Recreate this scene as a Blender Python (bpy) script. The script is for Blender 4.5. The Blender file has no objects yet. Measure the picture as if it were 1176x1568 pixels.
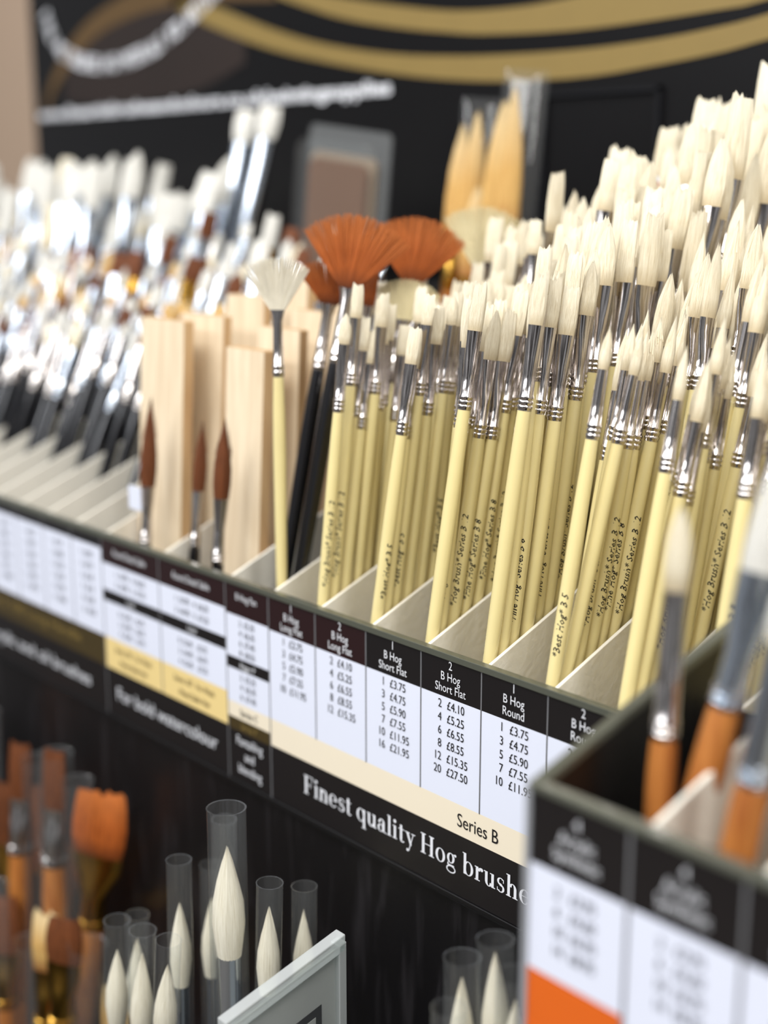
import bpy, math, random
import numpy as np
from mathutils import Vector, Matrix
random.seed(7); rng=np.random.default_rng(7)
H=1.15   # height of rail top above the floor
sc=bpy.context.scene
col=sc.collection
T=math.tan; R=math.radians

def lin(c):
    return tuple(((x/255)/12.92 if x/255<=.04045 else ((x/255+.055)/1.055)**2.4) for x in c)+(1,)

# ------------------------------------------------------------------ materials
def newmat(name):
    m=bpy.data.materials.new(name); m.use_nodes=True
    nt=m.node_tree; b=nt.nodes['Principled BSDF']
    return m,nt,b
def plain(name,c,rough=.5,metal=0,coat=0,var=.06,scale=40,bump=0,spec=.5):
    m,nt,b=newmat(name); N=nt.nodes; L=nt.links
    tc=N.new('ShaderNodeTexCoord'); no=N.new('ShaderNodeTexNoise'); no.inputs['Scale'].default_value=scale; no.inputs['Detail'].default_value=4
    L.new(tc.outputs['Object'],no.inputs['Vector'])
    mx=N.new('ShaderNodeMix'); mx.data_type='RGBA'
    l=lin(c)
    mx.inputs[6].default_value=tuple(x*(1-var) for x in l[:3])+(1,); mx.inputs[7].default_value=tuple(min(1,x*(1+var)) for x in l[:3])+(1,)
    L.new(no.outputs['Fac'],mx.inputs[0]); L.new(mx.outputs[2],b.inputs['Base Color'])
    b.inputs['Roughness'].default_value=rough; b.inputs['Metallic'].default_value=metal
    b.inputs['Coat Weight'].default_value=coat; b.inputs['Coat Roughness'].default_value=.12
    b.inputs['Specular IOR Level'].default_value=spec
    if bump:
        bp=N.new('ShaderNodeBump'); bp.inputs['Strength'].default_value=bump; bp.inputs['Distance'].default_value=.001
        L.new(no.outputs['Fac'],bp.inputs['Height']); L.new(bp.outputs[0],b.inputs['Normal'])
    return m
def hair(name,c1,c2,ctip=None,root=None):
    m,nt,b=newmat(name); N=nt.nodes; L=nt.links
    at=N.new('ShaderNodeAttribute'); at.attribute_name='bc'
    mp=N.new('ShaderNodeMapping'); mp.inputs['Scale'].default_value=(7,7,.7)
    L.new(at.outputs['Vector'],mp.inputs['Vector'])
    no=N.new('ShaderNodeTexNoise'); no.inputs['Scale'].default_value=2.4; no.inputs['Detail'].default_value=5; no.inputs['Roughness'].default_value=.7
    L.new(mp.outputs[0],no.inputs['Vector'])
    cr=N.new('ShaderNodeValToRGB'); cr.color_ramp.elements[0].position=.3; cr.color_ramp.elements[1].position=.56
    cr.color_ramp.elements[0].color=lin(c1); cr.color_ramp.elements[1].color=lin(c2)
    L.new(no.outputs['Fac'],cr.inputs[0])
    out=cr.outputs[0]
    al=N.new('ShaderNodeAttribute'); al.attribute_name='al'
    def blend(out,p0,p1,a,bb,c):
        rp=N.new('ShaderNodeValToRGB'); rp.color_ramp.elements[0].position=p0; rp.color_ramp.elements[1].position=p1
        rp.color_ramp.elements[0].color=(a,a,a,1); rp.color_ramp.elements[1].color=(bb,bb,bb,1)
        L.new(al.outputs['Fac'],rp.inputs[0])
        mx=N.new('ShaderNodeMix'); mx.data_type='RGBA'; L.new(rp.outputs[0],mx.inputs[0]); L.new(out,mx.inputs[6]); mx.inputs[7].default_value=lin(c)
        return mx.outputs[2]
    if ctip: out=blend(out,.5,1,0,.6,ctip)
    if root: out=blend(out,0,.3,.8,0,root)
    L.new(out,b.inputs['Base Color'])
    b.inputs['Roughness'].default_value=.6; b.inputs['Specular IOR Level'].default_value=.3
    bp=N.new('ShaderNodeBump'); bp.inputs['Strength'].default_value=.7; bp.inputs['Distance'].default_value=.0008
    L.new(no.outputs['Fac'],bp.inputs['Height']); L.new(bp.outputs[0],b.inputs['Normal'])
    return m
def clear(name,tint=(.97,.98,.98),haze=.05,refl=.35):
    m=bpy.data.materials.new(name); m.use_nodes=True; nt=m.node_tree; N=nt.nodes; L=nt.links
    N.clear(); o=N.new('ShaderNodeOutputMaterial')
    tr=N.new('ShaderNodeBsdfTransparent'); tr.inputs[0].default_value=tint+(1,)
    gl=N.new('ShaderNodeBsdfGlossy'); gl.inputs['Roughness'].default_value=.06
    df=N.new('ShaderNodeBsdfDiffuse'); df.inputs[0].default_value=(.8,.82,.82,1)
    fr=N.new('ShaderNodeLayerWeight'); fr.inputs[0].default_value=.5
    pw=N.new('ShaderNodeMath'); pw.operation='POWER'; pw.inputs[1].default_value=4; L.new(fr.outputs['Facing'],pw.inputs[0])
    ma=N.new('ShaderNodeMath'); ma.operation='MULTIPLY_ADD'; ma.inputs[1].default_value=refl; ma.inputs[2].default_value=.035; L.new(pw.outputs[0],ma.inputs[0])
    a=N.new('ShaderNodeMixShader'); a.inputs[0].default_value=haze; L.new(tr.outputs[0],a.inputs[1]); L.new(df.outputs[0],a.inputs[2])
    b=N.new('ShaderNodeMixShader'); L.new(ma.outputs[0],b.inputs[0]); L.new(a.outputs[0],b.inputs[1]); L.new(gl.outputs[0],b.inputs[2])
    L.new(b.outputs[0],o.inputs[0]); return m
def wood(name,c1,c2,scale=6):
    m,nt,b=newmat(name); N=nt.nodes; L=nt.links
    tc=N.new('ShaderNodeTexCoord'); mp=N.new('ShaderNodeMapping'); mp.inputs['Scale'].default_value=(60,60,5)
    L.new(tc.outputs['Object'],mp.inputs['Vector'])
    no=N.new('ShaderNodeTexNoise'); no.inputs['Scale'].default_value=scale; no.inputs['Detail'].default_value=5; no.inputs['Distortion'].default_value=.6
    L.new(mp.outputs[0],no.inputs['Vector'])
    cr=N.new('ShaderNodeValToRGB'); cr.color_ramp.elements[0].position=.3; cr.color_ramp.elements[1].position=.7
    cr.color_ramp.elements[0].color=lin(c1); cr.color_ramp.elements[1].color=lin(c2)
    L.new(no.outputs['Fac'],cr.inputs[0]); L.new(cr.outputs[0],b.inputs['Base Color']); b.inputs['Roughness'].default_value=.5
    return m
def scuffed(name):
    m,nt,b=newmat(name); N=nt.nodes; L=nt.links
    tc=N.new('ShaderNodeTexCoord'); mp=N.new('ShaderNodeMapping'); mp.inputs['Rotation'].default_value=(0,1.1,0); mp.inputs['Scale'].default_value=(70,14,9)
    L.new(tc.outputs['Object'],mp.inputs['Vector'])
    no=N.new('ShaderNodeTexNoise'); no.inputs['Scale'].default_value=1.6; no.inputs['Detail'].default_value=4; no.inputs['Distortion'].default_value=.5
    L.new(mp.outputs[0],no.inputs['Vector'])
    cr=N.new('ShaderNodeValToRGB'); cr.color_ramp.elements[0].position=.52; cr.color_ramp.elements[1].position=.82
    cr.color_ramp.elements[0].color=(.004,.0035,.004,1); cr.color_ramp.elements[1].color=(.022,.02,.022,1)
    L.new(no.outputs['Fac'],cr.inputs[0]); L.new(cr.outputs[0],b.inputs['Base Color'])
    b.inputs['Roughness'].default_value=.34
    return m

M={}
M['handle']=plain('cream_yellow_lacquer',(222,206,148),.22,coat=.65,var=.05,scale=60)
M['handle_blk']=plain('black_lacquer',(14,14,18),.2,coat=.6)
M['handle_or']=wood('orange_varnished_wood',(150,84,34),(192,124,58))
M['handle_pale']=wood('pale_wood_handle',(205,155,92),(224,182,126))
M['ferrule']=plain('polished_nickel',(210,204,200),.13,metal=1,var=.12,scale=120)
M['ferrule_b']=plain('bright_nickel',(204,212,222),.2,metal=1,var=.05)
M['ferrule_g']=plain('brass_ferrule',(214,166,76),.25,metal=1,var=.08)
M['hog']=hair('hog_bristle',(204,184,144),(250,240,214),ctip=(250,242,220),root=(196,174,132))
M['white']=hair('white_bristle',(186,182,172),(240,238,230))
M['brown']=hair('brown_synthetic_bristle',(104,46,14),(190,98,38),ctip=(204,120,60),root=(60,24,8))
M['dkbrown']=hair('sable_bristle',(62,32,16),(118,66,34))
M['amber']=hair('amber_bristle',(178,122,58),(226,184,112),ctip=(236,220,178),root=(140,70,26))
M['cream_h']=hair('goat_bristle',(216,204,174),(250,242,222))
M['cream_y']=hair('yellowish_bristle',(204,186,136),(240,226,182))
M['ink']=plain('black_print',(16,14,14),.5)
M['white_ink']=plain('white_print',(225,226,230),.5)
M['label_w']=plain('label_white',(222,226,240),.35,coat=.2,var=.01)
M['label_k']=plain('label_black',(20,17,18),.3,coat=.2,var=.05)
M['label_r']=plain('label_maroon_black',(36,16,18),.3,coat=.2)
M['label_c']=plain('label_cream',(234,222,198),.35,coat=.2,var=.01)
M['label_y']=plain('label_yellow_cream',(232,206,140),.35,coat=.2,var=.01)
M['label_o']=plain('label_olive',(62,50,22),.35,coat=.2)
M['label_or']=plain('label_orange',(216,98,22),.35,coat=.2)
M['grid']=plain('label_divider_grey',(110,110,112),.4)
M['railtop']=plain('olive_grey_plastic',(78,80,70),.3,coat=.3)
M['edgegrey']=plain('pale_grey_edge',(150,152,156),.4)
M['divider']=plain('divider_ivory_board',(232,227,214),.5,var=.04,scale=300,bump=.3)
M['black']=plain('black_shelf_board',(14,13,14),.35,var=.3,scale=20)
M['scuff']=scuffed('scuffed_black_panel')
M['blackm']=plain('black_matte_board',(12,11,12),.6)
M['sign']=plain('black_sign_board',(12,11,12),.35,spec=.3)
M['gold']=plain('gold_print',(132,110,58),.5)
M['gold_d']=plain('dark_gold_print',(84,62,30),.5)
M['brownprint']=plain('dark_brown_print',(34,22,16),.5,scale=4,var=.5)
M['pine']=wood('pine_wood',(214,192,160),(236,218,188),3)
M['pine_d']=wood('pine_wood_edge',(192,152,108),(216,182,136),3)
M['clear']=clear('clear_plastic',haze=.03)
M['clear2']=clear('hazy_packaging_plastic',haze=.08)
M['edge']=clear('acrylic_edge',tint=(.8,.85,.83),haze=.4,refl=.6)
M['card']=plain('grey_card',(186,188,184),.5)
M['bcard']=plain('beige_pack_card',(150,132,112),.5)
M['dark']=plain('charcoal_card',(34,36,40),.4)
M['faint']=plain('faint_black_trim',(20,20,23),.3)
M['tan']=plain('tan_palette_card',(112,76,50),.5)
M['red']=plain('red_sticker',(190,40,50),.4)

# ------------------------------------------------------------------ mesh builder
class MB:
    def __init__(s): s.v=[];s.f=[];s.m=[];s.bc=[];s.al=[];s.mats=[];s.n=0
    def mi(s,k):
        if k not in s.mats: s.mats.append(k)
        return s.mats.index(k)
    def add(s,verts,faces,mat,bc=None,al=None):
        n=len(verts); i=s.mi(mat)
        s.v.extend(map(tuple,verts)); s.f.extend([tuple(a+s.n for a in f) for f in faces]); s.m.extend([i]*len(faces))
        s.bc.extend(bc if bc is not None else [(0,0,0)]*n); s.al.extend(al if al is not None else [0]*n)
        s.n+=n
    def rings(s,fr,secs,mat,seg=16,caps=(True,True),rn=0,tn=0,loc=0):
        """secs: (s, rx, ry) along local z ; fr=(o,X,Y,Z)"""
        o,X,Y,Z=fr
        off=random.random()*50
        th=np.linspace(0,2*math.pi,seg,endpoint=False)
        rj=1+rn*rng.standard_normal(seg); tj=tn*rng.standard_normal(seg)
        V=[];bc=[];al=[]
        s0=secs[0][0]; s1=secs[-1][0]
        for k,q in enumerate(secs):
            f=(q[0]-s0)/(s1-s0+1e-9)
            rr=1+(rj-1)*min(1,f*1.6)
            for j,t in enumerate(th):
                z=q[0]+tj[j]*(max(0,f-.5)*2)
                p=o+X*(math.cos(t)*q[1]*rr[j])+Y*(math.sin(t)*q[2]*rr[j])+Z*z
                V.append(tuple(p)); bc.append((math.cos(t)+off,math.sin(t)+off,f*2+off)); al.append(f)
        F=[]
        for k in range(len(secs)-1):
            for j in range(seg):
                a=k*seg+j;b=k*seg+(j+1)%seg
                F.append((a,b,b+seg,a+seg))
        if caps[0]: F.append(tuple(range(seg-1,-1,-1)))
        if caps[1]:
            c=len(V); q=secs[-1]
            V.append(tuple(o+Z*(q[0]+ (0 if tn==0 else -tn*.8)))); bc.append((off,off,2+off)); al.append(1)
            b0=(len(secs)-1)*seg
            for j in range(seg): F.append((b0+j,b0+(j+1)%seg,c))
        s.add(V,F,mat,bc,al)
    def box(s,x0,x1,y0,y1,z0,z1,mat):
        v=[(x,y,z) for x in(x0,x1) for y in(y0,y1) for z in(z0,z1)]
        f=[(0,1,3,2),(4,6,7,5),(0,4,5,1),(2,3,7,6),(0,2,6,4),(1,5,7,3)]
        s.add(v,f,mat)
    def prism(s,poly,axis,a,b,mat):
        """extrude 2D poly along axis. axis 'x': poly=(y,z); 'y': poly=(x,z); 'z': (x,y)"""
        n=len(poly)
        def P(p,t): return (t,p[0],p[1]) if axis=='x' else (p[0],t,p[1]) if axis=='y' else (p[0],p[1],t)
        v=[P(p,a) for p in poly]+[P(p,b) for p in poly]
        f=[tuple(range(n)),tuple(range(2*n-1,n-1,-1))]+[(i,i+n,(i+1)%n+n,(i+1)%n) for i in range(n)]
        s.add(v,f,mat)
    def obj(s,name,parent=None,smooth=True,bevel=0):
        me=bpy.data.meshes.new(name)
        me.from_pydata([(x,y,z+H) for x,y,z in s.v],[],s.f)
        for k in s.mats: me.materials.append(M[k])
        me.polygons.foreach_set('material_index',s.m)
        a=me.attributes.new('bc','FLOAT_VECTOR','POINT'); a.data.foreach_set('vector',np.array(s.bc,dtype=np.float32).ravel())
        a=me.attributes.new('al','FLOAT','POINT'); a.data.foreach_set('value',np.array(s.al,dtype=np.float32))
        if smooth: me.polygons.foreach_set('use_smooth',[True]*len(s.f))
        me.update()
        o=bpy.data.objects.new(name,me); col.objects.link(o)
        if smooth:
            try: me.set_sharp_from_angle(angle=R(50))
            except Exception: pass
        if bevel:
            md=o.modifiers.new('bevel','BEVEL'); md.width=bevel; md.segments=2; md.limit_method='ANGLE'
        if parent: o.parent=parent
        return o
def empty(name):
    e=bpy.data.objects.new(name,None); col.objects.link(e); e.empty_display_size=.02; return e

def frame(o,d,roll=0):
    Z=Vector(d).normalized(); X=Vector((1,0,0)); X=(X-Z*X.dot(Z)).normalized(); Y=Z.cross(X)
    c,s=math.cos(roll),math.sin(roll)
    return (Vector(o),X*c+Y*s,Y*c-X*s,Z)

# small print wrapped on handles
def text_mesh(body):
    cu=bpy.data.curves.new('t','FONT'); cu.body=body; cu.size=1; cu.resolution_u=1; cu.shear=.3; cu.offset=.01
    o=bpy.data.objects.new('t',cu); col.objects.link(o)
    bpy.context.view_layer.update()
    me=bpy.data.meshes.new_from_object(o)
    V=[tuple(v.co) for v in me.vertices]; F=[tuple(p.vertices) for p in me.polygons]
    bpy.data.objects.remove(o); bpy.data.meshes.remove(me)
    return V,F
TXT=[text_mesh('*Fine Hog* Series B 8'),text_mesh('*Hog Brush* Series B 12'),text_mesh('*Best Hog* B 5')]

def handle_r(s,Lh,R0,rf):
    ks=[(-Lh,.25*R0),(-Lh+.004,.5*R0),(-.75*Lh,.72*R0),(-.4*Lh,.93*R0),(-.18*Lh,R0),(-.05*Lh,.93*R0),(0,max(rf*.98,.8*R0))]
    return float(np.interp(s,[k[0] for k in ks],[k[1] for k in ks]))
def brush(mb,J,d,roll,kind='flat',Lh=.2,R0=.0036,rf=.003,Lf=.03,w=.0038,hl=.018,hm='hog',handle='handle',fm='ferrule',text=None,seg=16,hseg=30,Lfull=None):
    fr=frame(J,d,roll)
    LL=Lfull or Lh
    secs=[]
    for s in [-Lh,-Lh+.004,-.85*Lh,-.7*Lh,-.5*Lh,-.35*Lh,-.2*Lh,-.1*Lh,-.04*Lh,0]:
        r=handle_r(s,LL,R0,rf); secs.append((s,r,r))
    mb.rings(fr,secs,handle,seg)
    fs=[(-.0005,rf*1.02,rf*1.02)]
    for c in (.0012,.0034,.0056)[:3 if Lf>.028 else 2]:
        fs+=[(c-.0009,rf*1.03,rf*1.03),(c-.0004,rf*1.13,rf*1.13),(c+.0004,rf*1.13,rf*1.13),(c+.0009,rf*1.0,rf*1.0)]
    if kind in('flat','filbert'):
        t=rf*.42
        fs+=[(Lf*.42,rf*.98,rf*.95),(Lf*.62,(rf+w)/2,rf*.72),(Lf*.8,w*.96,t*1.1),(Lf,w,t)]
    else:
        fs+=[(Lf*.5,rf*.92,rf*.92),(Lf,w*.8,w*.8)]
    mb.rings(fr,fs,fm,seg,caps=(False,True))
    L=hl
    if kind=='flat':
        hs=[(Lf-.001,w*.94,t*.92),(Lf+L*.2,w*1.02,t*1.2),(Lf+L*.5,w*1.02,t*1.15),(Lf+L*.8,w*.95,t*.8),(Lf+L*.93,w*.89,t*.5),(Lf+L,w*.84,t*.3)]
    elif kind=='filbert':
        hs=[(Lf-.001,w*.94,t*.92),(Lf+L*.2,w*1.02,t*1.3),(Lf+L*.42,w*1.02,t*1.25),(Lf+L*.66,w*.87,t*.9),(Lf+L*.84,w*.60,t*.6),(Lf+L*.95,w*.34,t*.3),(Lf+L*1.03,w*.14,t*.12)]
    else:
        q=w*.8
        hs=[(Lf-.001,q*.95,q*.95),(Lf+L*.18,q*1.08,q*1.08),(Lf+L*.38,q*1.04,q*1.04),(Lf+L*.62,q*.76,q*.76),(Lf+L*.82,q*.42,q*.42),(Lf+L*.96,q*.17,q*.17),(Lf+L*1.03,q*.05,q*.05)]
    mb.rings(fr,hs,hm,hseg,caps=(False,True),rn=.075,tn=L*(.045 if kind=='flat' else .025))
    o,X,Y,Z=fr
    ry=(rf*.42 if kind!='round' else w*.8)
    rx=(w if kind!='round' else w*.8)
    for k in range(14):
        th=random.uniform(0,2*math.pi); e=random.uniform(-.10,.07)*L
        s1=random.uniform(.35,.6)
        kk=.98 if kind=='flat' else .92
        p=o+X*(math.cos(th)*rx*kk)+Y*(math.sin(th)*ry*1.1)+Z*(Lf+L*s1)
        tw={'flat':.88,'filbert':.36,'round':.22}[kind]
        q=o+X*(math.cos(th)*rx*tw+random.uniform(-.0003,.0003))+Y*(math.sin(th)*ry*.5)+Z*(Lf+L*(1 if kind=='flat' else .95)+e)
        wd=X*.00022+Y*.0001
        mb.add([p-wd,p+wd,q],[(0,1,2)],hm,[(k,k,0)]*3,[.6,.6,1])
    if text is not None:
        V,F=random.choice(TXT)
        sz=.0046; ang0=random.uniform(.3,1.4)
        dn=Vector((math.sin(ang0),-math.cos(ang0),0)); th0=math.atan2(dn.dot(Y),dn.dot(X))
        s0=text
        VV=[]
        for x,y,z in V:
            s=s0+x*sz; r=handle_r(s,LL,R0,rf)+.00008
            t=th0-(y-.35)*sz/r
            VV.append(tuple(o+X*math.cos(t)*r+Y*math.sin(t)*r+Z*s))
        mb.add(VV,[f[::-1] for f in F],'ink')

# ------------------------------------------------------------------ rack
X0,X1=-1.05,.62
bounds=[.60,.56,.52,.48,.44,.40,.36,.32,.28,.24,.20,.16,.12,.08,.04,0,-.04,-.108,-.174]+[-.174-.038*i for i in range(1,23)]
rack=empty('brush_display_rack')
SL=T(R(21))
mb=MB()
for x in bounds:
    mb.prism([(.001,-.115),(.30,-.115+.30*.38),(.30,.30*SL),(.05,.05*SL-.0015),(.001,-.0015)],'x',x-.0009,x+.0009,'divider')
mb.obj('dividers',rack,smooth=False,bevel=.0003)
mb=MB()
mb.prism([(.0,-.118),(.39,-.118+.39*.38),(.39,-.125+.39*.38),(.0,-.125)],'x',X0,X1,'blackm')   # tray floor
mb.box(X0,X1,-.0005,.0012,-.12,-.001,'black')      # front wall
mb.box(X0,X1,.345,.348,-.0,.14,'blackm')
mb.obj('tray',rack,smooth=False)
mb=MB()
mb.prism([(-.0022,-.0026),(-.0022,.0006),(.0022,.0006),(.0022,-.0012),(-.0006,-.0012),(-.0006,-.0026)],'x',X0,X1,'railtop')
mb.box(X0,X1,-.0022,.0,-.1225,-.1203,'black')
mb.obj('rail_trim',rack,smooth=False,bevel=.0003)
mb=MB()
mb.box(X0,X1,.004,.012,-.55,-.12,'scuff')
mb.box(X0,X1,-.30,.004,-.50,-.47,'black')
mb.box(X0,X1,-.30,-.29,-.47,-.36,'black')
mb.box(X0,X1,-.30,.41,-1.1495,-.50,'blackm')
mb.box(X0,X1,.012,.41,-.50,-.13,'blackm')
mb.obj('cabinet',rack,smooth=False)

# label strip
lab=empty('price_label_strip')
mb=MB()
YF=-.0012
def lrect(x0,x1,z0,z1,mat,y=YF): mb.box(x0,x1,y,y+.0006,z1,z0,mat)
tiles=sorted(bounds+[-.174-.038*23])
for a,b in zip(tiles[:-1],tiles[1:]):
    if a>=-.0001:
        lrect(a,b,-.002,-.0214,'label_k'if a>.07 else 'label_r'); lrect(a,b,-.0214,-.0728,'label_w')
    elif a>-.05:
        lrect(a,b,-.002,-.0205,'label_r'); lrect(a,b,-.0205,-.0455,'label_w'); lrect(a,b,-.0455,-.0525,'label_k'); lrect(a,b,-.0525,-.0728,'label_w')
        lrect(a,b,-.0728,-.082,'label_c'); lrect(a,b,-.082,-.0895,'label_o'); lrect(a,b,-.0895,-.120,'label_k')
    elif a>-.18:
        lrect(a,b,-.002,-.0185,'label_r'); lrect(a,b,-.0185,-.036,'label_w'); lrect(a,b,-.036,-.0435,'label_k'); lrect(a,b,-.0435,-.068,'label_w')
    else:
        lrect(a,b,-.002,-.010,'label_k'); lrect(a,b,-.010,-.068,'label_w')
lrect(0,X1,-.0728,-.0885,'label_c'); lrect(0,X1,-.0885,-.120,'label_k')
lrect(-.174,-.04,-.068,-.0885,'label_y'); lrect(-.174,-.04,-.0885,-.120,'label_k')
lrect(X0,-.174,-.068,-.0885,'label_o'); lrect(X0,-.174,-.0885,-.120,'label_k')
for x in tiles:
    if x<=-.0001: lo=-.0728 if x>-.05 else -.12 if abs(x+.174)<.001 else -.0885 if x>-.17 else -.068
    else: lo=-.0728
    if abs(x)<.001 or abs(x+.04)<.001: lo=-.12
    mb.box(x-.00035,x+.00035,YF-.0002,YF+.0004,lo,-.002,'grid')
mb.obj('label_panels',lab,smooth=False)
def text(body,x,z,size,mat,parent,y=YF-.0003,align='CENTER',sx=.84,fit=None,name='print'):
    cu=bpy.data.curves.new(name,'FONT'); cu.body=body; cu.size=size; cu.align_x=align; cu.resolution_u=3
    cu.materials.append(M[mat]); o=bpy.data.objects.new(name,cu); col.objects.link(o)
    o.location=(x,y,z+H); o.rotation_euler=(R(90),0,0); o.scale=(sx,1,1); o.parent=parent
    if fit:
        bpy.context.view_layer.update(); o.scale=(fit/max(1e-6,o.dimensions.x/ sx)*1,1,1)
    return o
P1=[('1','£3.75'),('3','£4.75'),('5','£5.90'),('7','£7.55'),('10','£11.95')]
P2=[('2','£4.10'),('4','£5.25'),('6','£6.55'),('8','£8.55'),('12','£15.35')]
TL={0:('1','B Hog','Long Flat',P1),.04:('2','B Hog','Long Flat',P2),.08:('1','B Hog','Short Flat',P1+[('16','£21.95')]),
 .12:('2','B Hog','Short Flat',P2+[('20','£27.50')]),.16:('1','B Hog','Round',P1),.20:('2','B Hog','Round',P2),.24:('1','B Hog','Filbert',P1),.28:('2','B Hog','Filbert',P2)}
for a,(n,h1,h2,P) in TL.items():
    cx=a+.02
    for i,t in enumerate((n,h1,h2)): text(t,cx,-.0073-i*.0058,.0061,'white_ink',lab)
    for i,(q,p) in enumerate(P):
        z=-.0272-i*.0067
        text(q,a+.0145,z,.0062,'ink',lab,align='RIGHT'); text(p,a+.0178,z,.0062,'ink',lab,align='LEFT')
text('B Hog Fan',-.02,-.011,.0055,'white_ink',lab)
for i in range(4): text('%d  £%d.%d5'%(2+2*i,5+i,2+i),-.02,-.0262-i*.0058,.0052,'ink',lab)
text('Rigger P',-.02,-.051,.005,'white_ink',lab)
for i in range(3): text('%d  £%d.%d5'%(2+2*i,5+i,2+i),-.02,-.058-i*.0058,.0052,'ink',lab)
text('Series C',-.02,-.0795,.0058,'ink',lab); text('Series P',-.02,-.0875,.0056,'gold',lab)
for i,t in enumerate(('Fantailing','and','blending')): text(t,-.02,-.0975-i*.0085,.0078,'white_ink',lab)
for a,b in ((-.108,-.04),(-.174,-.108)):
    c=(a+b)/2
    text('Round Detail Sable',c,-.012,.0058,'white_ink',lab)
    for i in range(2): text('%d  £%d.95   %d  £%d.25'%(i+1,3+i,i+4,6+i),c,-.0255-i*.007,.0055,'ink',lab)
    text('Liner',c,-.0415,.0055,'white_ink',lab)
    for i in range(3): text('%d  £%d.45    £%d.75'%(2*i,3+i,5+i),c,-.051-i*.0065,.0052,'ink',lab)
    text('Series 107   For Wash',c,-.076,.0055,'gold_d',lab); text('Mixed Sable Hair',c,-.084,.0055,'gold_d',lab)
text('For bold watercolour',-.107,-.108,.0125,'white_ink',lab,fit=.11)
text('Acrylic and oil brushes',-.27,-.108,.0125,'white_ink',lab,fit=.15); text('Synthetic selection series',-.42,-.108,.0125,'white_ink',lab,fit=.13)
text('Series S 100 Long Handle',-.28,-.08,.009,'gold',lab,fit=.15)
x=-.174
for k in range(14):
    for i in range(6): text('%d  £%d.%d5'%(i*2+1,3+i,(i*7+k)%10),x-.019,-.0185-i*.0078,.0055,'ink',lab)
    x-=.038
text('Series B',.159,-.0838,.0098,'ink',lab,sx=.85)

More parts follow.
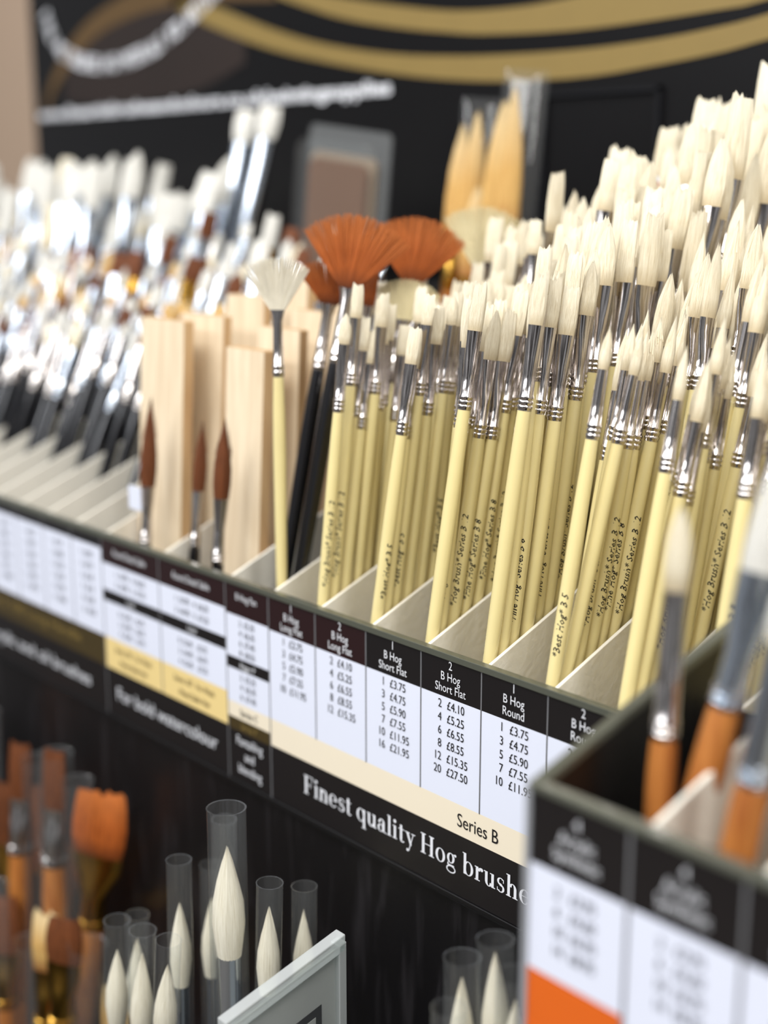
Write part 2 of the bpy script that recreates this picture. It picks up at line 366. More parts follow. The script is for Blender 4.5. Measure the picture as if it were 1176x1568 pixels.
# didone style lettering made of stems, hairlines and bowls
class G2:
    def __init__(s): s.v=[];s.f=[]
    def quad(s,*p):
        n=len(s.v); s.v+=list(p); s.f.append(tuple(range(n,n+len(p))))
    def rect(s,x0,x1,y0,y1): s.quad((x0,y0),(x1,y0),(x1,y1),(x0,y1))
    def ring(s,cx,cy,rx,ry,th=.21,tn=.055,a0=0,a1=360,n=28):
        n0=len(s.v)
        for i in range(n+1):
            a=R(a0+(a1-a0)*i/n); c,q=math.cos(a),math.sin(a)
            s.v+= [(cx+rx*c,cy+ry*q),(cx+(rx-th)*c,cy+(ry-tn)*q)]
        for i in range(n):
            k=n0+2*i; s.f.append((k,k+2,k+3,k+1))
    def dot(s,cx,cy,r): 
        s.quad(*[(cx+r*math.cos(R(a)),cy+r*math.sin(R(a))) for a in range(0,360,20)])
def glyph(g,c,x):
    r=lambda a,b,y0,y1:g.rect(x+a,x+b,y0,y1)
    ring=lambda cx,cy,rx,ry,**k:g.ring(x+cx,cy,rx,ry,**k)
    t=.07
    if c=='F': r(.12,.36,0,1.5);r(0,.5,0,t);r(0,.98,1.5-t,1.5);r(.9,.98,1.12,1.5);r(.36,.72,.74,.8);r(.68,.75,.58,.96);return 1.1
    if c=='i': r(.1,.32,0,1);r(0,.42,0,t);r(0,.2,1-t,1);g.dot(x+.2,1.33,.14);return .5
    if c in 'nh': r(.1,.32,0,1.55 if c=='h' else 1);r(0,.42,0,t);r(0,.2,(1.55 if c=='h' else 1)-t,1.55 if c=='h' else 1);ring(.54,.62,.32,.38,a0=0,a1=165,th=.22);r(.64,.86,0,.63);r(.54,.96,0,t);return 1.02
    if c=='e': ring(.44,.5,.43,.52,a0=0,a1=322);r(.2,.86,.5,.555);return .94
    if c=='o': ring(.44,.5,.44,.52);return .94
    if c=='s':
        ring(.36,.75,.3,.27,a0=35,a1=250,th=.16,tn=.06);ring(.36,.27,.32,.29,a0=-145,a1=70,th=.17,tn=.06)
        g.quad((x+.1,.66),(x+.3,.44),(x+.62,.36),(x+.44,.6));r(.56,.62,.7,.95);r(.06,.12,.05,.3);return .76
    if c=='t': r(.15,.37,.2,1.28);r(0,.56,1-t,1);ring(.39,.2,.24,.22,a0=180,a1=330,th=.2,tn=.07);return .62
    if c=='q': ring(.44,.5,.43,.52);r(.66,.88,-.48,1.0);r(.54,1.0,-.48,-.42);return 1.02
    if c=='u': r(.1,.32,.36,1);r(0,.2,1-t,1);ring(.42,.36,.32,.38,a0=180,a1=345,th=.22);r(.64,.86,0,1);r(.52,.7,1-t,1);r(.8,.98,0,t);return 1.02
    if c=='a': ring(.34,.28,.33,.3,th=.19);r(.5,.72,.05,.72);ring(.42,.68,.3,.33,a0=0,a1=165,th=.2);g.dot(x+.18,.74,.1);r(.62,.9,0,t);return .92
    if c=='l': r(.1,.32,0,1.55);r(0,.42,0,t);r(0,.2,1.55-t,1.55);return .5
    if c=='y': g.quad((x+.06,1),(x+.3,1),(x+.62,.1),(x+.48,.0));g.quad((x+.74,1),(x+.81,1),(x+.38,-.38),(x+.3,-.38));g.dot(x+.22,-.36,.11);r(-.02,.42,1-t,1);r(.58,.95,1-t,1);return .94
    if c=='H': r(.12,.36,0,1.5);r(.9,1.14,0,1.5);r(.36,.9,.74,.8);r(0,.48,0,t);r(.78,1.26,0,t);r(0,.48,1.5-t,1.5);r(.78,1.26,1.5-t,1.5);return 1.34
    if c=='g': ring(.4,.64,.34,.38,th=.19);ring(.42,-.17,.42,.28,th=.1,tn=.08);g.quad((x+.12,.3),(x+.2,.32),(x+.2,.1),(x+.08,.1));r(.15,.7,.04,.16);g.dot(x+.8,.95,.1);r(.6,.82,.93,.99);return .92
    if c=='b': r(.1,.32,.02,1.55);r(0,.2,1.55-t,1.55);ring(.52,.5,.43,.52);return 1.02
    if c=='r': r(.1,.32,0,1);r(0,.46,0,t);r(0,.2,1-t,1);ring(.52,.66,.26,.34,a0=70,a1=170,th=.2);g.dot(x+.6,.88,.13);return .74
    return .42
g=G2(); x=0
for c in 'Finest quality Hog brushes': x+=glyph(g,c,x)+.06
U=.0071; SX=.0075
mb=MB()
mb.add([(.0293+a*SX,YF-.0003-i*1e-8,-.1068+b*U) for i,(a,b) in enumerate(g.v)],g.f,'white_ink')
mb.obj('headline_lettering',lab,smooth=False)

# ------------------------------------------------------------------ hog brushes in compartments
def cluster(name,xr,Tf,yt,Tb,lean,kf,Lf0,hl0,R00,w0,yend=.25,y0=.010,lxm=.003):
    mb=MB(); y=y0
    while y<yend:
        back=y>yt
        if back:
            f=(y-yt)/(yend-yt); tip=Tb[0]+(Tb[1]-Tb[0])*f+random.uniform(-.016,.014)
            g=.3+.7*f
        else:
            tip=Tf+random.uniform(-.008,.010); g=random.uniform(0,.10)
        if y<.055: cols=[.0052]+([.0128] if y>.02 and random.random()<.5 else [])
        elif y<.085: cols=[.0052,.0128]
        else: cols=[.0055,.0135,.022,.031]
        if back: cols=[.007,.0175,.029] if y<.18 else [.009,.026]
        for c in cols:
            gg=min(1,max(0,g+(random.uniform(-.2,.15) if back else random.uniform(-.05,.1))))
            R0=R00+.0019*gg; w=w0+.0044*gg
            hl=(hl0+.024*gg)*random.uniform(.88,1.18); Lf=Lf0+.008*gg
            tp=tip+random.uniform(-.007,.008)+(random.uniform(-.016,.014) if back else 0)
            lx=lxm+random.uniform(-.035,.035); ly=T(R(lean))+random.uniform(-.02,.03)
            d=Vector((lx,ly,1)).normalized()
            b=Vector((xr-c+random.uniform(-.0008,.0008)-max(0,lxm)*.1,y+random.uniform(-.0015,.0015),0))
            zj=tp-(Lf+hl)*d.z
            J=b+d*(zj/d.z)
            fz=max(-.115+.38*(y-.02)+.004, -(y-.0065)/max(.05,ly))
            Lh=min(.23,(zj-fz)/d.z)
            kind=kf
            if back: kind=random.choice(['flat','flat','filbert']) if kf!='round' else random.choice(['round','filbert','round','round'])
            elif kf=='flat': kind=random.choice(['flat','flat','flat','filbert'])
            tx=None
            if y<.085 and c<.008 and random.random()<.6: tx=-(zj/d.z)+SL*y+random.uniform(.002,.012)
            brush(mb,J,d,random.uniform(.35,1.35),kind,Lh,R0,rf=R0*.86,Lf=Lf,w=w,hl=hl,text=tx,Lfull=.235)
        y+=.0072 if not back else .0125
    return mb.obj(name)
cluster('hog_brush_bunch',.04,.150,.105,(.165,.205),8,'flat',.034,.015,.0031,.0028)
cluster('hog_brush_bunch',.08,.152,.115,(.19,.245),8,'flat',.034,.015,.0032,.0028)
cluster('hog_brush_bunch',.12,.157,.085,(.185,.27),8,'flat',.036,.017,.0034,.0031)
cluster('hog_brush_bunch',.16,.171,.05,(.185,.27),9,'flat',.038,.021,.0037,.0034)
cluster('hog_brush_bunch',.20,.147,.070,(.175,.25),12,'round',.030,.020,.0034,.0029,lxm=.015)
cluster('hog_brush_bunch',.24,.145,.055,(.175,.245),12,'round',.030,.021,.0034,.0030,lxm=.015)
cluster('hog_brush_bunch',.28,.149,.055,(.175,.23),11,'round',.031,.022,.0035,.0032,lxm=.01)
cluster('hog_brush_bunch',.32,.15,.06,(.18,.22),10,'round',.032,.02,.0035,.0034,yend=.15)
cluster('hog_brush_bunch',.36,.15,.06,(.18,.22),10,'round',.032,.02,.0035,.0034,yend=.12)

# ------------------------------------------------------------------ fan brushes
def fan_brush(name,P,d,Lf,rf,handle,Lh,R0,hw,hh,hm,roll=0,spread=38,fm='ferrule',parent=None):
    mb=MB(); d=Vector(d).normalized(); fr=frame(P,d,roll); o,X,Y,Z=fr
    J=Vector(P)-d*Lf
    f2=frame(J,d,roll)
    mb.rings(f2,[(s,handle_r(s,Lh,R0,rf),handle_r(s,Lh,R0,rf)) for s in np.linspace(-Lh,0,12)],handle,18)
    fs=[(-.0005,rf,rf)]
    for c in (.002,.005): fs+=[(c-.001,rf*1.03,rf*1.03),(c-.0004,rf*1.15,rf*1.15),(c+.0004,rf*1.15,rf*1.15),(c+.001,rf,rf)]
    fs+=[(Lf*.5,rf*.9,rf*.85),(Lf*.8,rf*.85,rf*.55),(Lf*.92,rf*1.15,rf*.45),(Lf,rf*1.5,rf*.4)]
    mb.rings(f2,fs,fm,18,caps=(False,True))
    n=90
    for layer in (-1,0,1):
      for i in range(n):
        a=R(spread)*(2*(i+.5)/n-1)+random.uniform(-.014,.014)
        b=rf*1.35*(2*(i+.5)/n-1)
        L=hh*(1-.08*abs(a/R(spread))**2)*random.uniform(.95,1.03)
        sd=math.sin(a); cd=math.cos(a)
        wd0=rf*1.5/n*2.2; wd1=L*R(spread)*2/n*.66
        V=[];F=[];bc=[];al=[]
        off=random.uniform(-.0006,.0006); ph=random.random()*9
        for k,q in enumerate((0,.35,.7,1)):
            cx=b+sd*L*q*hw; cz=cd*L*q-.001
            ww=(wd0+(wd1-wd0)*q)*(1 if q<1 else .4)
            yy=layer*(rf*.34*(1-q)+.0003)
            for sg in(-1,1):
                p=o+X*(cx+sg*ww)+Y*(yy+off*q+sg*ww*.2*(1 if i%2 else -1))+Z*cz; V.append(tuple(p)); bc.append((i*.7+ph+sg*.1,layer+ph,q*1.2)); al.append(q)
        for k in range(3): F.append((2*k,2*k+1,2*k+3,2*k+2))
        mb.add(V,F,hm,bc,al)
    return mb.obj(name)
fan_brush('hog_fan_brush',(-.012,.018,.150),(-.035,.03,1),.036,.0029,'handle',.215,.0036,1.0,.027,'cream_h',roll=.75,spread=33)
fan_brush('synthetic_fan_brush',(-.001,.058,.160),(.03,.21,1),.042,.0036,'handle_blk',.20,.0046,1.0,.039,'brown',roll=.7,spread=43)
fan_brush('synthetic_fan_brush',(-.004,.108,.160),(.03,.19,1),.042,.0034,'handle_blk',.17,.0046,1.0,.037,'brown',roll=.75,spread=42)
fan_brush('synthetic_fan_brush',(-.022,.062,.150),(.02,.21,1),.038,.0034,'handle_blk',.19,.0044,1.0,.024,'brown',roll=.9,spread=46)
fan_brush('hog_fan_brush',(.012,.088,.142),(.02,.15,1),.036,.0032,'handle',.15,.004,1.0,.022,'cream_y',roll=.75,spread=44)
fan_brush('hog_fan_brush',(-.006,.165,.168),(.02,.15,1),.036,.0036,'handle',.15,.0044,1.0,.034,'cream_y',roll=.75,spread=38)
mb=MB()
for i in range(9):
    y=.035+.014*i
    brush(mb,Vector((-.012+random.uniform(-.006,.008),y+.02,.105+random.uniform(-.008,.01))),(.03,.2+random.uniform(-.03,.03),1),random.uniform(0,1),'flat',.17,.0042,.0034,.034,.004,.018,hm='brown' if i%2 else 'hog',handle='handle_blk' if i<6 else 'handle')
mb.obj('black_handled_brush_bunch')

# ------------------------------------------------------------------ pine boards & riggers
def board(name,x0,x1,y,z0,z1,th,lean=.06):
    mb=MB()
    def P(x,z,t): return (x,y+t+(z-z0)*lean,z)
    poly=[(x0,z0),(x1,z0),(x1,z1),(x0,z1)]
    n=4
    v=[P(a,b,0) for a,b in poly]+[P(a,b,th) for a,b in poly]
    mb.add(v,[tuple(range(n)),tuple(range(2*n-1,n-1,-1))],'pine')
    mb.add(v,[(i,(i+1)%n,(i+1)%n+n,i+n) for i in range(n)],'pine_d')
    mb.obj(name,smooth=False,bevel=.0008)
board('pine_board',-.169,-.122,.018,-.105,.134,.007)
board('pine_board',-.158,-.114,.042,-.09,.136,.006)
board('pine_board',-.086,-.050,.024,-.10,.122,.007)
board('pine_board',-.090,-.050,.050,-.09,.132,.006)
board('pine_board',-.155,-.116,.075,-.07,.146,.006)
board('pine_board',-.094,-.047,.080,-.07,.140,.006)
board('pine_board',-.150,-.116,.110,-.06,.155,.006)
board('pine_board',-.098,-.048,.115,-.06,.148,.006)
mb=MB()
def rigger(J,d,hl,rf,Lf):
    brush(mb,Vector(J),d,0,'round',.09,.0038,rf,Lf,rf*1.7,hl,hm='dkbrown',handle='handle_blk',fm='ferrule')
rigger((-.134,.007,.000),(.06,.05,1),.050,.0034,.036)
rigger((-.062,.010,.002),(.06,.05,1),.044,.0034,.038)
rigger((-.100,.02,.002),(.02,.10,1),.040,.0028,.034)
mb.obj('sable_mop_brushes')
mb=MB(); mb.box(-.140,-.127,.000,.0012,.022,.036,'label_w'); mb.obj('price_tag',smooth=False)

# ------------------------------------------------------------------ left-hand blurred bunches
stock=empty('assorted_brush_stock')
def mixed(name,xa,xb,seed):
    random.seed(seed); mb=MB()
    n=max(1,int((xb-xa)/.0115))
    for y,tip,kinds in ((.058,.114,0),(.07,.118,0),(.085,.124,0),(.10,.135,1),(.12,.148,1),(.14,.160,1),(.165,.178,2)):
        for i in range(n):
            x=xa+(i+.6)*(xb-xa)/n+random.uniform(-.002,.002)
            d=Vector((random.uniform(0,.07),.40+random.uniform(-.05,.05),1)).normalized()
            g=random.random(); hl=random.uniform(.010,.018); Lf=random.uniform(.036,.052)
            tp=tip+random.uniform(-.010,.010); zj=tp-(Lf+hl)*d.z
            fz=max(-.095+.38*(y-.03),-(y-.01)/.42)
            Lh=min(.18,max(.05,(zj-fz)/d.z))
            J=Vector((x,y,0))+d*(zj/d.z)
            hm=random.choice(['white','white','hog','white','dkbrown','amber','white'] if kinds<2 else ['white','white','hog','white'])
            brush(mb,J,d,random.uniform(0,1.3),random.choice(['flat','round','filbert']),Lh,.0040,.0035,Lf,.0040+.002*g*(kinds>0),hl,hm=hm,handle='handle_blk',fm='ferrule_b' if g<.6 else 'ferrule',seg=10,hseg=12)
    return mb.obj(name,stock)
for k,(a,b) in enumerate(zip(bounds[19:],bounds[18:])):
    if a<-.85: break
    mixed('compartment_bunch',a+.004,b-.002,100+k)
random.seed(11)
mb=MB()
for i in range(44):
    x=-.90+.47*(i/43)+random.uniform(-.01,.01); y=random.choice([.175,.2,.225])
    d=Vector((random.uniform(0,.08),.27+random.uniform(-.05,.05),1)).normalized()
    w=random.uniform(.007,.0115); hl=random.uniform(.03,.042); Lf=random.uniform(.045,.06)
    tip=.212+random.uniform(-.02,.030); zj=tip-(Lf+hl)*d.z
    J=Vector((x,y,0))+d*(zj/d.z)
    brush(mb,J,d,random.uniform(.3,1.3),random.choice(['flat','filbert','flat']),.14,.0065,.006,Lf,w,hl,hm='white' if random.random()<.9 else 'hog',handle=random.choice(['handle_or','handle_blk','handle_blk']),fm='ferrule_b',seg=12,hseg=14)
mb.obj('white_flat_brushes',stock)
mb=MB()
for i in range(24):
    x=-.44+.28*(i/23)+random.uniform(-.012,.012); y=random.uniform(.13,.2)
    d=Vector((random.uniform(0,.08),.25+random.uniform(-.05,.05),1)).normalized()
    w=random.uniform(.005,.009); hl=random.uniform(.018,.028); Lf=random.uniform(.045,.06)
    tip=.168+random.uniform(-.02,.03)-(.02 if x>-.25 else 0); zj=tip-(Lf+hl)*d.z
    J=Vector((x,y,0))+d*(zj/d.z)
    brush(mb,J,d,random.uniform(.3,1.3),random.choice(['flat','filbert','flat']),.12,.0055,.005,Lf,w,hl,hm=random.choice(['dkbrown','white','white','dkbrown']),handle=random.choice(['handle_or','handle_blk']),fm=random.choice(['ferrule_b','ferrule_b','ferrule_g']),seg=12,hseg=14)
mb.obj('synthetic_flat_brushes',stock)
mb=MB()
for (x,z,L,w) in ((-.425,.150,.135,.0085),(-.392,.155,.132,.0085)):
    d=Vector((.10,.2,1)).normalized()
    brush(mb,Vector((x-.01,.28,z-.005)),d,.6,'flat',.12,.009,.009,L*.80,w,L*.20,hm='white',handle='handle_or',fm='ferrule_b')
mb.obj('wide_flat_brushes',stock)
pk=empty('blister_pack')
def rr(x0,x1,z0,z1,r,n=6,rot=-.12):
    P=[]
    for cx,cz,a in ((x1-r,z1-r,0),(x0+r,z1-r,90),(x0+r,z0+r,180),(x1-r,z0+r,270)):
        for i in range(n+1):
            t=R(a+90*i/n); px,pz=cx+r*math.cos(t),cz+r*math.sin(t)
            P.append((px+rot*(pz-.19)*-1,pz+rot*(px+.29)))
    return P
mb=MB(); mb.prism(rr(-.338,-.240,.12,.258,.006),'y',.300,.302,'clear2'); mb.obj('backing',pk,smooth=False)
mb=MB(); mb.prism(rr(-.330,-.252,.125,.238,.008),'y',.296,.2995,'bcard'); mb.obj('card',pk,smooth=False)
mb=MB(); mb.prism(rr(-.326,-.256,.13,.233,.01),'y',.291,.2955,'tan'); mb.obj('palette',pk,smooth=False)
mb=MB(); mb.prism(rr(-.334,-.246,.124,.248,.012),'y',.284,.2905,'clear'); mb.obj('bubble',pk,smooth=False)
mb=MB()
for (x,y,z,w,hl,lx) in ((-.152,.285,.190,.0085,.082,.06),(-.139,.29,.190,.008,.090,.02),(-.116,.285,.195,.009,.090,.08),(-.104,.29,.195,.0085,.098,.02),(-.128,.28,.17,.010,.060,.05)):
    brush(mb,Vector((x,y,z-.05)),(lx,.05,1),.7,'filbert',.12,.006,.006,.03,w,hl,hm='amber',handle='handle_or',fm='ferrule_g')
fr=frame((-.11,.30,.14),(.06,.05,1),.7)
mb.rings(fr,[(0,.016,.010),(.145,.016,.007),(.152,.015,.001)],'clear',20,caps=(False,False))
fr=frame((-.146,.30,.14),(.03,.05,1),.7)
mb.rings(fr,[(0,.015,.010),(.13,.015,.007),(.135,.014,.001)],'clear',20,caps=(False,False))
mb.obj('wrapped_amber_brush_bunch')
mb=MB()
fr=frame((.085,.215,.205),(0,.15,1),.7)
mb.rings(fr,[(0,.0085,.0045),(.012,.0085,.0045)],'red',16); mb.rings(fr,[(.0095,.0088,.0048),(.0125,.0088,.0048)],'white_ink',16)
mb.obj('red_brush_sleeve')

# ------------------------------------------------------------------ sign board behind
sign=empty('header_sign_board')
mb=MB(); mb.box(-.975,.9,.40,.415,-.14,.62,'sign'); mb.obj('board',sign,smooth=False,bevel=.001)
def band(up,lo,mat,name,y=.3992):
    mb=MB()
    def dens(P):
        P=np.array(P); t=np.linspace(0,1,40)
        out=[]
        for q in t:
            u=q*(len(P)-1); i=min(int(u),len(P)-2); f=u-i
            p0=P[max(i-1,0)];p1=P[i];p2=P[i+1];p3=P[min(i+2,len(P)-1)]
            out.append(.5*((2*p1)+(-p0+p2)*f+(2*p0-5*p1+4*p2-p3)*f*f+(-p0+3*p1-3*p2+p3)*f**3))
        return out
    a=dens(up);b=dens(lo)
    V=[(p[0],y,p[1]) for p in a]+[(p[0],y,p[1]) for p in b]
    mb.add(V,[(i,i+1,i+41,i+40) for i in range(39)],mat); mb.obj(name,sign,smooth=False)
band([(-.66,.402),(-.598,.386),(-.505,.357),(-.428,.338),(-.341,.324),(-.262,.317),(-.195,.314),(-.125,.313),(-.06,.315),(-.010,.319),(.028,.324),(.15,.345),(.4,.42)],
     [(-.68,.40),(-.633,.377),(-.526,.344),(-.429,.323),(-.341,.308),(-.27,.299),(-.203,.294),(-.124,.293),(-.064,.297),(-.01,.302),(.029,.308),(.15,.328),(.4,.40)],'gold','swoosh_lower')
band([(-.52,.40),(-.392,.373),(-.32,.36),(-.263,.352),(-.205,.349),(-.152,.350),(-.06,.357),(.03,.367),(.15,.385),(.4,.45)],
     [(-.53,.395),(-.42,.362),(-.341,.346),(-.28,.337),(-.226,.331),(-.125,.327),(-.011,.330),(.027,.333),(.15,.352),(.4,.43)],'gold','swoosh_upper')
band([(-.95,.29),(-.93,.335),(-.85,.390),(-.74,.415),(-.63,.418),(-.5,.40)],[(-.945,.29),(-.92,.325),(-.84,.370),(-.74,.390),(-.63,.392),(-.5,.382)],'gold_d','swoosh_left')
band([(-.90,.34),(-.85,.372),(-.74,.395),(-.63,.395),(-.55,.36)],[(-.90,.31),(-.85,.305),(-.74,.302),(-.63,.31),(-.55,.33)],'brownprint','brown_vignette_print',y=.3995)
arc=[(-.943,.41),(-.930,.385),(-.905,.361),(-.86,.346),(-.81,.340),(-.757,.342),(-.71,.350),(-.66,.367),(-.62,.384),(-.585,.40)]
A=np.array(arc); seglen=np.r_[0,np.cumsum(np.hypot(*np.diff(A,axis=0).T))]
S='FINE ART BRUSHES AND MATERIALS FOR ARTISTS'
for i,c in enumerate(S):
    q=seglen[-1]*(i+.5)/len(S); px=np.interp(q,seglen,A[:,0]); pz=np.interp(q,seglen,A[:,1])
    qx=np.interp(q+.005,seglen,A[:,0])-np.interp(q-.005,seglen,A[:,0]); qz=np.interp(q+.005,seglen,A[:,1])-np.interp(q-.005,seglen,A[:,1])
    o=text(c,px,pz-.003,.022,'white_ink',sign,y=.3985,sx=.75); o.rotation_euler=(R(90),-math.atan2(qz,qx),0); o.data.offset=.0007
o=text('www.fineartistbrushesandcolours.co.uk/paintingsupplies',-.651,.2915,.0165,'white_ink',sign,y=.3985,fit=.62); o.data.offset=.0006
text('SINCE 1990',-.42,.393,.02,'white_ink',sign,y=.3985,fit=.07)
mb=MB()
for a in ((-.166,-.163,.05,.283),(-.057,-.054,.05,.283)): mb.box(a[0],a[1],.396,.3999,a[2],a[3],'faint')
mb.box(-.166,-.054,.396,.3999,.280,.283,'faint'); mb.obj('recess_frame',sign,smooth=False)

# ------------------------------------------------------------------ near tray
nt_=empty('foreground_brush_tray')
mb=MB()
NX=.296; NS=T(R(16))
side=[(-.1195,-.19),(-.004,-.19),(-.004,.025+.116*NS),(-.1195,.025)]
mb.prism(side,'x',NX,NX+.003,'black')
mb.box(NX,.66,-.1195,-.1175,-.19,.0235,'black')
mb.prism([(-.1175,-.075),(-.0035,-.03),(-.0035,-.035),(-.1175,-.08)],'x',NX+.003,.66,'blackm')
mb.box(NX,.66,-.0045,-.0030,-.19,.02,'blackm')
mb.obj('tray_body',nt_,smooth=False,bevel=.0006)
mb=MB()
mb.prism([(-.1213,.0235),(-.1213,.0262),(-.116,.0262),(-.116,.0235)],'x',NX-.0006,.66,'railtop')
mb.prism([(-.1195,.0225),(-.004,.0225+.116*NS),(-.004,.0262+.116*NS),(-.1195,.0262)],'x',NX-.0008,NX+.0036,'railtop')
mb.box(NX-.0016,NX+.0008,-.1215,-.118,-.15,.0245,'edgegrey')
mb.obj('tray_edge_trim',nt_,smooth=False,bevel=.0006)
mb=MB()
for x in (.337,.377,.417,.457,.497): mb.prism([(-.117,-.074),(-.006,-.031),(-.006,.023+.111*NS),(-.117,.020)],'x',x-.001,x+.001,'divider')
mb.obj('tray_dividers',nt_,smooth=False,bevel=.0004)
mb=MB(); YN=-.1204
x=NX
while x<.64:
    for z0,z1,mt in ((.0232,-.0015,'label_k'),(-.0015,-.0395,'label_w'),(-.0395,-.1,'label_or' if x<.33 else 'label_w')):
        mb.box(x,x+.0405,YN,YN+.0008,z1,z0,mt)
    mb.box(x-.0006,x+.0006,YN-.0003,YN+.0003,-.1,.0232,'grid')
    x+=.0405
mb.box(NX,.64,YN-.0001,YN+.0008,-.14,-.06,'label_or')
mb.obj('tray_labels',nt_,smooth=False)
for k in range(4):
    cx=NX+.020+.0405*k
    text('4',cx,.0155,.0062,'white_ink',nt_,y=YN-.0004)
    text('Acrylic',cx,.0095,.0062,'white_ink',nt_,y=YN-.0004); text('Synthetic',cx,.0035,.0062,'white_ink',nt_,y=YN-.0004)
    for i,p in enumerate(('2   £3.95','6   £4.60','10  £6.95','14  £8.95')): text(p,cx,-.010-i*.0068,.0056,'ink',nt_,y=YN-.0004)
mb=MB()
brush(mb,Vector((.3165,-.078,.036)),(.03,.0,1),.6,'filbert',.095,.0050,.0042,.050,.0038,.026,hm='hog',handle='handle_or',fm='ferrule')
brush(mb,Vector((.337,-.075,.052)),(.16,.10,1),.6,'flat',.11,.0058,.005,.045,.007,.03,hm='white',handle='handle_or',fm='ferrule_b')
brush(mb,Vector((.344,-.055,.050)),(.16,.10,1),.6,'flat',.11,.0055,.005,.045,.006,.03,hm='white',handle='handle_or',fm='ferrule_b')
brush(mb,Vector((.361,-.095,.040)),(.12,.05,1),.6,'round',.10,.0058,.005,.045,.006,.03,hm='white',handle='handle_or',fm='ferrule_b')
brush(mb,Vector((.370,-.078,.045)),(.12,.05,1),.6,'round',.10,.0058,.005,.045,.006,.03,hm='white',handle='handle_or',fm='ferrule_b')
brush(mb,Vector((.376,-.05,.05)),(.10,.08,1),.6,'flat',.10,.0058,.005,.045,.006,.03,hm='hog',handle='handle_pale',fm='ferrule_b')
mb.obj('orange_handled_brush_bunch')

# ------------------------------------------------------------------ lower shelf: tubed mops
def tubed(name,items,hm='cream_h'):
    mb=MB()
    for (x,y,zt,r,tip,hl,hw,ln) in items:
        d=Vector((ln,.02,1)).normalized(); o=Vector((x,y,zt))
        fr=frame(o,d,0)
        L=.30
        mb.rings(fr,[(-L,r,r),(-.001,r,r),(0,r*1.03,r*1.03),(0,r*.93,r*.93)],'clear',28,caps=(False,False))
        J=o+d*(tip-zt-hl-.045)
        f2=frame(J,d,0)
        mb.rings(f2,[(-.17,.003,.003),(-.05,.0045,.0045),(-.01,.005,.005),(0,hw*.66,hw*.66)],'handle_blk',16)
        mb.rings(f2,[(0,hw*.66,hw*.66),(.004,hw*.72,hw*.72),(.006,hw*.66,hw*.66),(.045,hw*.74,hw*.74)],'ferrule_b',20,caps=(False,True))
        q=hw
        mb.rings(f2,[(.044,q*.72,q*.72),(.045+hl*.12,q*.86,q*.86),(.045+hl*.3,q,q),(.045+hl*.5,q*.93,q*.93),(.045+hl*.7,q*.66,q*.66),(.045+hl*.87,q*.34,q*.34),(.045+hl*.97,q*.1,q*.1),(.045+hl,q*.03,q*.03)],hm,28,caps=(False,True),rn=.03,tn=.001)
    return mb.obj(name)
tubed('tubed_mop_brush_bunch',[(.068,-.08,-.077,.0095,-.098,.056,.0080,-.02),(.028,-.082,-.119,.0065,-.144,.045,.0055,.0),(.030,-.055,-.105,.0065,-.138,.045,.0055,.02),(.088,-.07,-.112,.0065,-.126,.045,.0058,.03),
  (.083,-.045,-.125,.0065,-.14,.045,.0055,.0),(.044,-.10,-.150,.0065,-.165,.045,.006,.10),(.020,-.10,-.155,.007,-.17,.05,.006,.06),(-.005,-.10,-.160,.007,-.178,.045,.006,.05),(-.018,-.08,-.170,.0065,-.186,.045,.006,.05),(.01,-.05,-.14,.0065,-.16,.045,.006,.0)])
tubed('tubed_mop_brush_bunch',[(.229,-.082,-.083,.0075,-.093,.045,.0055,-.03),(.240,-.075,-.073,.0075,-.080,.05,.0058,-.05),(.256,-.08,-.079,.0075,-.091,.05,.0055,.02),(.240,-.10,-.092,.007,-.105,.045,.0055,.0),(.262,-.06,-.09,.007,-.10,.045,.0055,.0)])
mb=MB()
def washb(J,d,w,hl,Lf,hm='brown',fm='ferrule_g',roll=.6):
    brush(mb,Vector(J),d,roll,'flat',.12,.0085,.008,Lf,w,hl,hm=hm,handle='handle_or',fm=fm)
washb((-.290,-.02,-.310),(-.0,.02,1),.030,.045,.058,'dkbrown')
washb((-.178,-.02,-.268),(.17,.03,1),.018,.045,.055)
washb((-.240,-.01,-.320),(.08,.03,1),.010,.035,.05,'dkbrown')
washb((-.150,-.06,-.31),(.10,.03,1),.012,.03,.045,'dkbrown')
washb((-.255,-.03,-.24),(.05,.03,1),.008,.04,.04,'dkbrown','ferrule')
washb((-.205,-.03,-.23),(.05,.03,1),.008,.04,.04,'dkbrown','ferrule')
washb((-.33,-.03,-.24),(.05,.03,1),.012,.05,.04,'brown','ferrule_g')
washb((-.19,-.05,-.335),(.03,.03,1),.010,.04,.04,'amber','ferrule_g')
washb((-.12,-.04,-.36),(.03,.03,1),.010,.04,.04,'amber','ferrule_g')
washb((-.25,-.05,-.35),(-.05,.03,1),.014,.04,.04,'dkbrown','ferrule_g')
for (x,y,z,r,ln) in ((-.222,-.03,-.160,.010,.03),(-.195,-.03,-.148,.011,.05),(-.168,-.03,-.158,.010,.03),(-.30,-.03,-.15,.012,.0),(-.13,-.05,-.25,.012,.05),(-.19,-.06,-.27,.010,.05),(-.24,-.06,-.25,.011,.0)):
    fr=frame((x,y,z),(ln,.03,1),0)
    mb.rings(fr,[(-.25,r,r),(0,r,r),(.0006,r*1.03,r*1.03),(0,r*.93,r*.93)],'clear',24,caps=(False,False))
mb.obj('brown_wash_brush_bunch')
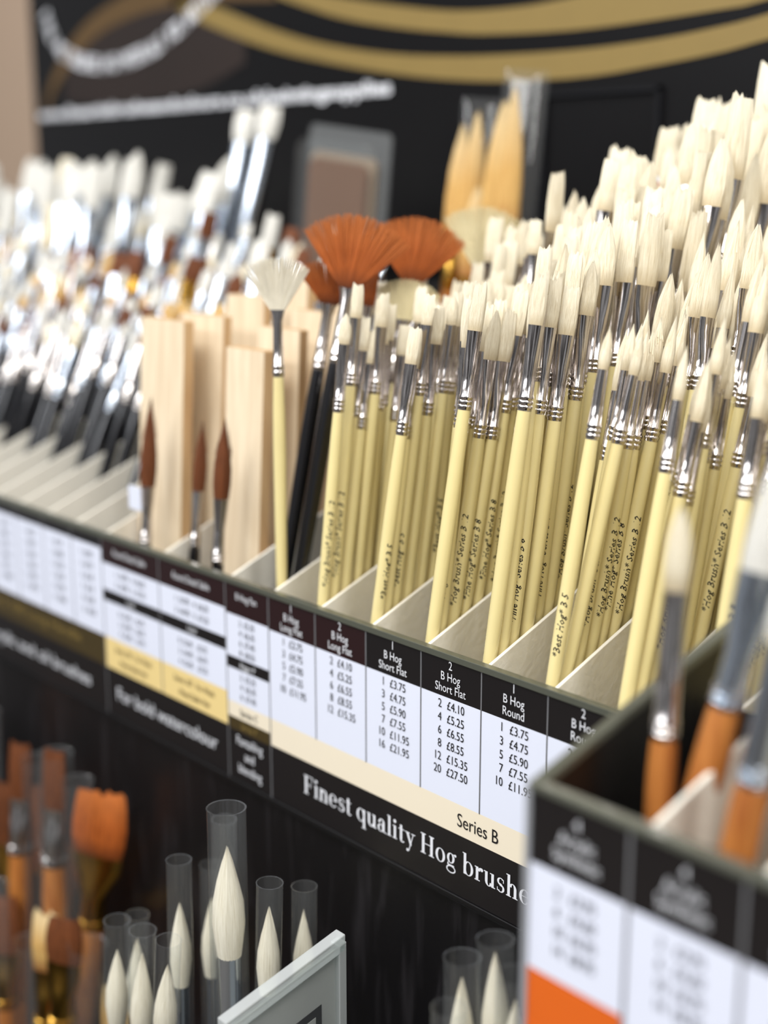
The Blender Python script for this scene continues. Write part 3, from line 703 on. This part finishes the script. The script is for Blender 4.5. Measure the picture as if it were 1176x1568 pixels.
# acrylic sign holder, its card facing along the shelf
ho=empty('acrylic_sign_holder')
def yz(pts,x0,x1,mat,name,bev=.0005):
    mb=MB(); mb.prism(pts,'x',x0,x1,mat); mb.obj(name,ho,smooth=False,bevel=bev)
hx=.136
def onp(s,t):
    y=-.132+s*.063; z=-.140+s*.015-t; return (y,z)
yz([onp(0,0),onp(1,0),onp(1,.2),onp(0,.2)],hx,hx+.0012,'card','card')
yz([onp(.12,.022),onp(.84,.022),onp(.84,.19),onp(.12,.19)],hx+.0013,hx+.0016,'dark','card_border')
yz([onp(.18,.026),onp(.78,.026),onp(.78,.19),onp(.18,.19)],hx+.0017,hx+.0019,'card','card_field')
yz([onp(.34,.036),onp(.62,.036),onp(.62,.19),onp(.34,.19)],hx+.0020,hx+.0022,'dark','card_figure')
yz([onp(-.02,-.003),onp(1.02,-.003),onp(1.02,.2),onp(-.02,.2)],hx+.0025,hx+.004,'clear','front_sheet')
yz([onp(-.03,-.007),onp(1.03,-.007),onp(1.03,.001),onp(-.03,.001)],hx-.002,hx+.0045,'edge','bevel_top')
yz([onp(.97,-.003),onp(1.04,-.003),onp(1.04,.2),onp(.97,.2)],hx-.002,hx+.0045,'edge','bevel_side')

# ------------------------------------------------------------------ room
def slab(name,x0,x1,y0,y1,z0,z1,mat):
    mb=MB(); mb.box(x0,x1,y0,y1,z0-H,z1-H,mat); return mb.obj(name,smooth=False)
M['wall']=plain('tan_wall_paint',(176,152,130),.7,var=.03,scale=3)
M['floor']=plain('grey_vinyl_floor',(120,112,104),.4,var=.1,scale=8)
slab('wall_back',-4,3,.8,.9,0,3,'wall')
slab('floor',-4,3,-4,.9,-.05,0,'floor')

# ------------------------------------------------------------------ lights
def area(name,loc,target,sx,sy,e,c=(1,1,1)):
    l=bpy.data.lights.new(name,'AREA'); l.shape='RECTANGLE'; l.size=sx; l.size_y=sy; l.energy=e; l.color=c
    o=bpy.data.objects.new(name,l); col.objects.link(o); o.location=loc
    o.rotation_euler=(Vector(target)-Vector(loc)).to_track_quat('-Z','Y').to_euler()
area('ceiling_light_a',(.6,-1.2,2.8),(0,0,1.1),1.6,.5,41,(1,.985,.955))
area('ceiling_light_b',(-1.2,-.9,2.8),(-.5,0,1.1),1.6,.5,28,(.97,.98,1))
area('ceiling_light_c',(1.6,-.2,2.7),(.2,0,1.1),.5,1.4,23,(1,.98,.95))
area('ceiling_light_d',(-.2,-2.6,2.6),(0,0,1.1),2.4,.6,42,(.94,.96,1))
w=bpy.data.worlds.new('patchy_reflection_world'); sc.world=w; w.use_nodes=True; N=w.node_tree.nodes; L=w.node_tree.links  # random bright and dark patches, added to give the ferrules contrasting reflections
bg=N['Background']; tc=N.new('ShaderNodeTexCoord'); no=N.new('ShaderNodeTexNoise'); no.inputs['Scale'].default_value=5; no.inputs['Detail'].default_value=2
mp=N.new('ShaderNodeMapping'); mp.inputs['Scale'].default_value=(1,1,.6); L.new(tc.outputs['Generated'],mp.inputs[0]); L.new(mp.outputs[0],no.inputs['Vector'])
cr=N.new('ShaderNodeValToRGB'); cr.color_ramp.elements[0].position=.42; cr.color_ramp.elements[1].position=.6
cr.color_ramp.elements[0].color=(.05,.045,.045,1); cr.color_ramp.elements[1].color=(.86,.88,.92,1)
L.new(no.outputs['Fac'],cr.inputs[0]); L.new(cr.outputs[0],bg.inputs[0]); bg.inputs[1].default_value=.5

# ------------------------------------------------------------------ camera
cam=bpy.data.cameras.new('camera'); co=bpy.data.objects.new('camera',cam); col.objects.link(co); sc.camera=co
p=R(13.3); yaw=R(47.94)
h=Vector((-math.sin(yaw),math.cos(yaw),0)); r=Vector((math.cos(yaw),math.sin(yaw),0)); z=Vector((0,0,1))
F=h*math.cos(p)-z*math.sin(p); Uv=h*math.sin(p)+z*math.cos(p)
mt=Matrix((r,Uv,-F)).transposed().to_4x4(); mt.translation=Vector((.5666,-.4281,.2111+H)); co.matrix_world=mt
cam.sensor_fit='VERTICAL'; cam.sensor_height=36; cam.sensor_width=27; cam.lens=36*2090/1568
cam.clip_start=.01
cam.dof.use_dof=True; cam.dof.focus_distance=.63; cam.dof.aperture_fstop=3.4
sc.view_settings.view_transform='Standard'; sc.view_settings.exposure=0
